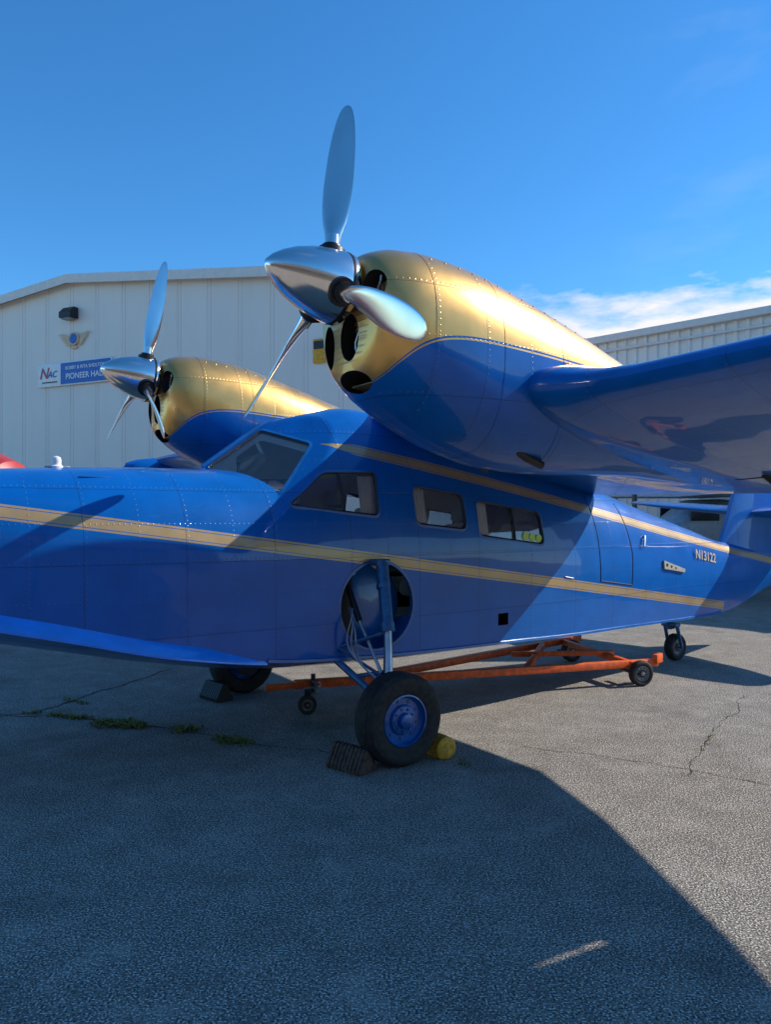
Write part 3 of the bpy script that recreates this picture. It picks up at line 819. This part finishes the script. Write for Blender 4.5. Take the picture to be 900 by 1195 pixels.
b.box((8.36, -.06, 5.80), (.34, .03, .60), 0, bev=.01); b.box((8.36, -.08, 5.95), (.28, .01, .20), 1); b.build("sign_plate", [m_yellow, m_black], ys)

hg2 = empty("aircraft_hangar.001", (1.2, 27.0, 0), math.atan2(-3.6, 3.7)); b = MB()
z2 = 6.68
ribwall(b, 0, 26, lambda x: z2, .30, .05, .09); b.build("front_wall", m_wall2, hg2, smooth=False)
b = MB(); b.box((13, -.12, z2+.06), (26.4, .2, .2), 0, bev=.02); b.box((13, -.10, z2-.28), (26.2, .05, .06), 0); b.build("gutter", m_trim, hg2)
b = MB(); b.add([(-.1, -.1, z2+.14), (26.1, -.1, z2+.14), (26.1, 9, z2+.9), (-.1, 9, z2+.9)], [(0, 1, 2, 3)])
b.add([(-.1, 9, z2+.9), (26.1, 9, z2+.9), (26.1, 18, z2+.14), (-.1, 18, z2+.14)], [(0, 1, 2, 3)]); b.build("roof", m_roof, hg2, smooth=False)
b = MB(); b.add([(0, 0, 0), (0, 18, 0), (0, 18, z2), (0, 9, z2+.75), (0, 0, z2)], [(0, 1, 2, 3, 4)]); b.add([(26, 0, 0), (26, 18, 0), (26, 18, z2), (26, 9, z2+.75), (26, 0, z2)], [(0, 1, 2, 3, 4)])
b.build("side_walls", m_wall2, hg2, smooth=False)
b = MB()
for i in range(3):
    b.box((5+i*7, -.06, 1.9), (4.4, .08, 3.8), 0)
    for j in range(5): b.box((5+i*7, -.12, .4+j*.75), (4.3, .03, .03), 1)
b.build("roller_doors", [m_silver, m_grey], hg2, smooth=False)

# unseen hangar added behind the camera to block sky fill and darken paint reflections
hg3 = empty("added_sky_block_hangar", (24, -13, 0), rad(180)); b = MB(); H3 = 9.5
m_tan = wall_mat("brown_siding", (.30, .245, .19), 1.2, .4)
ribwall(b, 0, 54, lambda x: H3-abs(x-27)*.05, 1.2, .05, .1); b.build("front_wall", m_tan, hg3, smooth=False)
b = MB(); b.add([(0, 0, 0), (0, 25, 0), (0, 25, H3-1.35), (0, 0, H3-1.35)], [(0, 1, 2, 3)]); b.add([(54, 0, 0), (54, 25, 0), (54, 25, H3-1.35), (54, 0, H3-1.35)], [(0, 1, 2, 3)])
b.build("side_walls", m_tan, hg3, smooth=False)
b = MB(); b.add([(-.3, -.3, H3-1.3), (27, -.3, H3+.05), (27, 25, H3+.05), (-.3, 25, H3-1.3)], [(0, 1, 2, 3)]); b.add([(27, -.3, H3+.05), (54.3, -.3, H3-1.3), (54.3, 25, H3-1.3), (27, 25, H3+.05)], [(0, 1, 2, 3)])
b.build("roof", m_roof, hg3, smooth=False)
b = MB()
for i in range(7): b.box((8.5+i*6.2, -.12, 3.0), (6.0, .12, 6.0), 0); b.box((8.5+i*6.2, -.2, 4.2), (4.6, .04, .9), 1)
b.build("sliding_doors", [simple("door_brown", (.16, .13, .10), .6), m_black], hg3, smooth=False)

# ================================================================== second aircraft (behind)
lt = empty("light_airplane", (7.0, 16.9, 0), rad(205)); b = MB()
def lring(x, w, z0, z1):
    return [(x, w*math.copysign(abs(math.cos(a))**.7, math.cos(a)), (z0+z1)/2+(z1-z0)/2*math.copysign(abs(math.sin(a))**.7, math.sin(a))) for a in np.linspace(0, 2*math.pi, 20, endpoint=False)]
b.loft([lring(*q) for q in ((1.9,.12,1.15,1.45),(1.7,.36,.95,1.6),(1.1,.42,.8,1.68),(.5,.45,.75,2.05),(-.5,.45,.75,2.08),(-1.5,.32,.85,1.75),(-3,.16,.95,1.45),(-4.1,.05,1.05,1.3))], 0)
b.build("body", m_silver, lt, ang=40)
b = MB()
b.loft([[(x, y, 2.12+abs(y)*.025+z) for x, z in ((.8, 0), (.6, .07), (.1, .09), (-.7, .0), (.1, -.03), (.6, -.04))] for y in (-5.2, -4.9, -2, 0, 2, 4.9, 5.2)], 0)
b.loft([[(x, y, z) for y, z in ((-.03, 1.3), (.03, 1.3), (.02, 2.4), (-.02, 2.4))] for x in (-4.3, -3.6)], 1)
b.loft([[(x, y, 1.3+z) for x, z in ((-3.4, 0), (-3.7, .03), (-4.2, 0), (-3.7, -.03))] for y in (-1.5, 1.5)], 1)
b.build("wings", [m_silver, m_red], lt, ang=40)
b = MB()
for sg in (1, -1):
    b.cyl((.4, sg*.42, .85), (.2, sg*2.6, 2.15), .025, .025, 8); b.cyl((.3, sg*.3, .85), (.3, sg*1.0, .25), .03, .03, 8)
    b.box((.45, sg*.44, 1.78), (.8, .03, .36), 1, bev=.01)
    wheel(b, (.3, sg*1.05, .25), .25, .16, (0, sg, 0), mt=1, mr=0, md=1)
b.cyl((-4.0, 0, .14), (-3.8, 0, 1.05), .02, .02, 8); wheel(b, (-4.0, 0, .1), .1, .06, (0, 1, 0), mt=1, mr=0, md=1)
b.box((2.0, 0, 1.3), (.04, .12, 1.7), 1, bev=.01); b.rev([(0, .12), (.12, .09), (.22, .02)], (1.92, 0, 1.3), (1, 0, 0), 16, 2)
b.box((1.0, 0, 1.25), (1.2, .87, .08), 2)
b.build("struts_and_wheels", [m_white, m_black, m_red], lt)

tk = empty("storage_tank", (-7.42, 12.9, 0), rad(-15)); b = MB()
b.rev([(-1.6, .02), (-1.55, .35), (-1.4, .6), (-1.1, .74), (1.1, .74), (1.4, .6), (1.55, .35), (1.6, .02)], (0, 0, 1.98), (1, 0, 0), 36, 0)
b.box((-.8, 0, .65), (.15, 1.0, 1.3), 1); b.box((.8, 0, .65), (.15, 1.0, 1.3), 1); b.cyl((0, 0, 2.7), (0, 0, 2.78), .15, .15, 16, 1)
b.build("tank_body", [m_red, m_grey], tk, ang=30)

# ================================================================== world, sun, camera
RT = 1.31
ca, sa = math.cos(ang_p), math.sin(ang_p)
S = Vector((RT*ca+.46*sa, RT*sa-.46*ca, 1.0)); elev = math.atan2(1, math.hypot(S.x, S.y)); az = math.atan2(S.x, S.y)
w = bpy.data.worlds.new("World"); scene.world = w; w.use_nodes = True; nt = w.node_tree
bgn = nt.nodes["Background"]; sky = nt.nodes.new("ShaderNodeTexSky"); sky.sky_type = 'NISHITA'; sky.sun_disc = False
sky.sun_elevation = elev; sky.sun_rotation = az; sky.air_density = 1.0; sky.dust_density = .05; sky.ozone_density = 2.5; sky.altitude = 50
class WN(NT):
    def __init__(s, nt): s.nt = nt; s.tc = nt.nodes.new("ShaderNodeTexCoord")
k = WN(nt)
o = k.xyz('Generated'); x, y, z = o
azn = k.m('ARCTAN2', x, y)
n1 = k.noise(7, 6, .6, src='Generated', scl=(1, 1, 3.2)); n2 = k.noise(2.2, 5, .62, src='Generated', scl=(1, 1, 2.5), dist=.6)
top = k.m('MULTIPLY_ADD', k.m('SUBTRACT', n1, .5), .14, .268)
band = k.m('MULTIPLY', k.maprange(k.m('SUBTRACT', top, z), -.004, .028, 0, 1), k.maprange(azn, .10, .26, 0, 1))
band = k.m('MULTIPLY', k.m('MULTIPLY', band, k.maprange(n2, .25, .42, .75, 1)), k.maprange(azn, 1.2, 1.6, 1, .2))
wisp = k.m('MULTIPLY', k.maprange(n2, .56, .80, 0, .22), k.maprange(azn, .25, .5, 0, 1))
cl = k.m('MAXIMUM', band, wisp)
tint = k.mix(1.0, sky.outputs[0], (.76, 1.08, 1.33), 'MULTIPLY')
hs = nt.nodes.new("ShaderNodeHueSaturation"); hs.inputs['Saturation'].default_value = 1.12; hs.inputs['Value'].default_value = 1.42; nt.links.new(tint, hs.inputs['Color'])
cm = k.mix(cl, hs.outputs[0], (9.2, 9.1, 9.1)); nt.links.new(cm, bgn.inputs[0]); bgn.inputs[1].default_value = .106

sd = bpy.data.lights.new("sun", 'SUN'); sd.energy = 5.0; sd.angle = rad(.53); sd.color = (1, .95, .87)
so = bpy.data.objects.new("sun", sd); scene.collection.objects.link(so); so.rotation_euler = S.to_track_quat('Z', 'Y').to_euler(); so.location = (8, 3, 9)

cd = bpy.data.cameras.new("camera"); co = bpy.data.objects.new("camera", cd); scene.collection.objects.link(co)
co.location = (0, 0, 1.65); co.rotation_euler = (rad(90), 0, 0); cd.sensor_fit = 'VERTICAL'; cd.sensor_height = 36; cd.lens = 36*900/1195
cd.shift_y = 7.5/1195; cd.clip_start = .05; cd.clip_end = 3000; scene.camera = co
scene.view_settings.view_transform = 'Standard'; scene.view_settings.look = 'None'; scene.view_settings.exposure = 0; scene.view_settings.gamma = 1
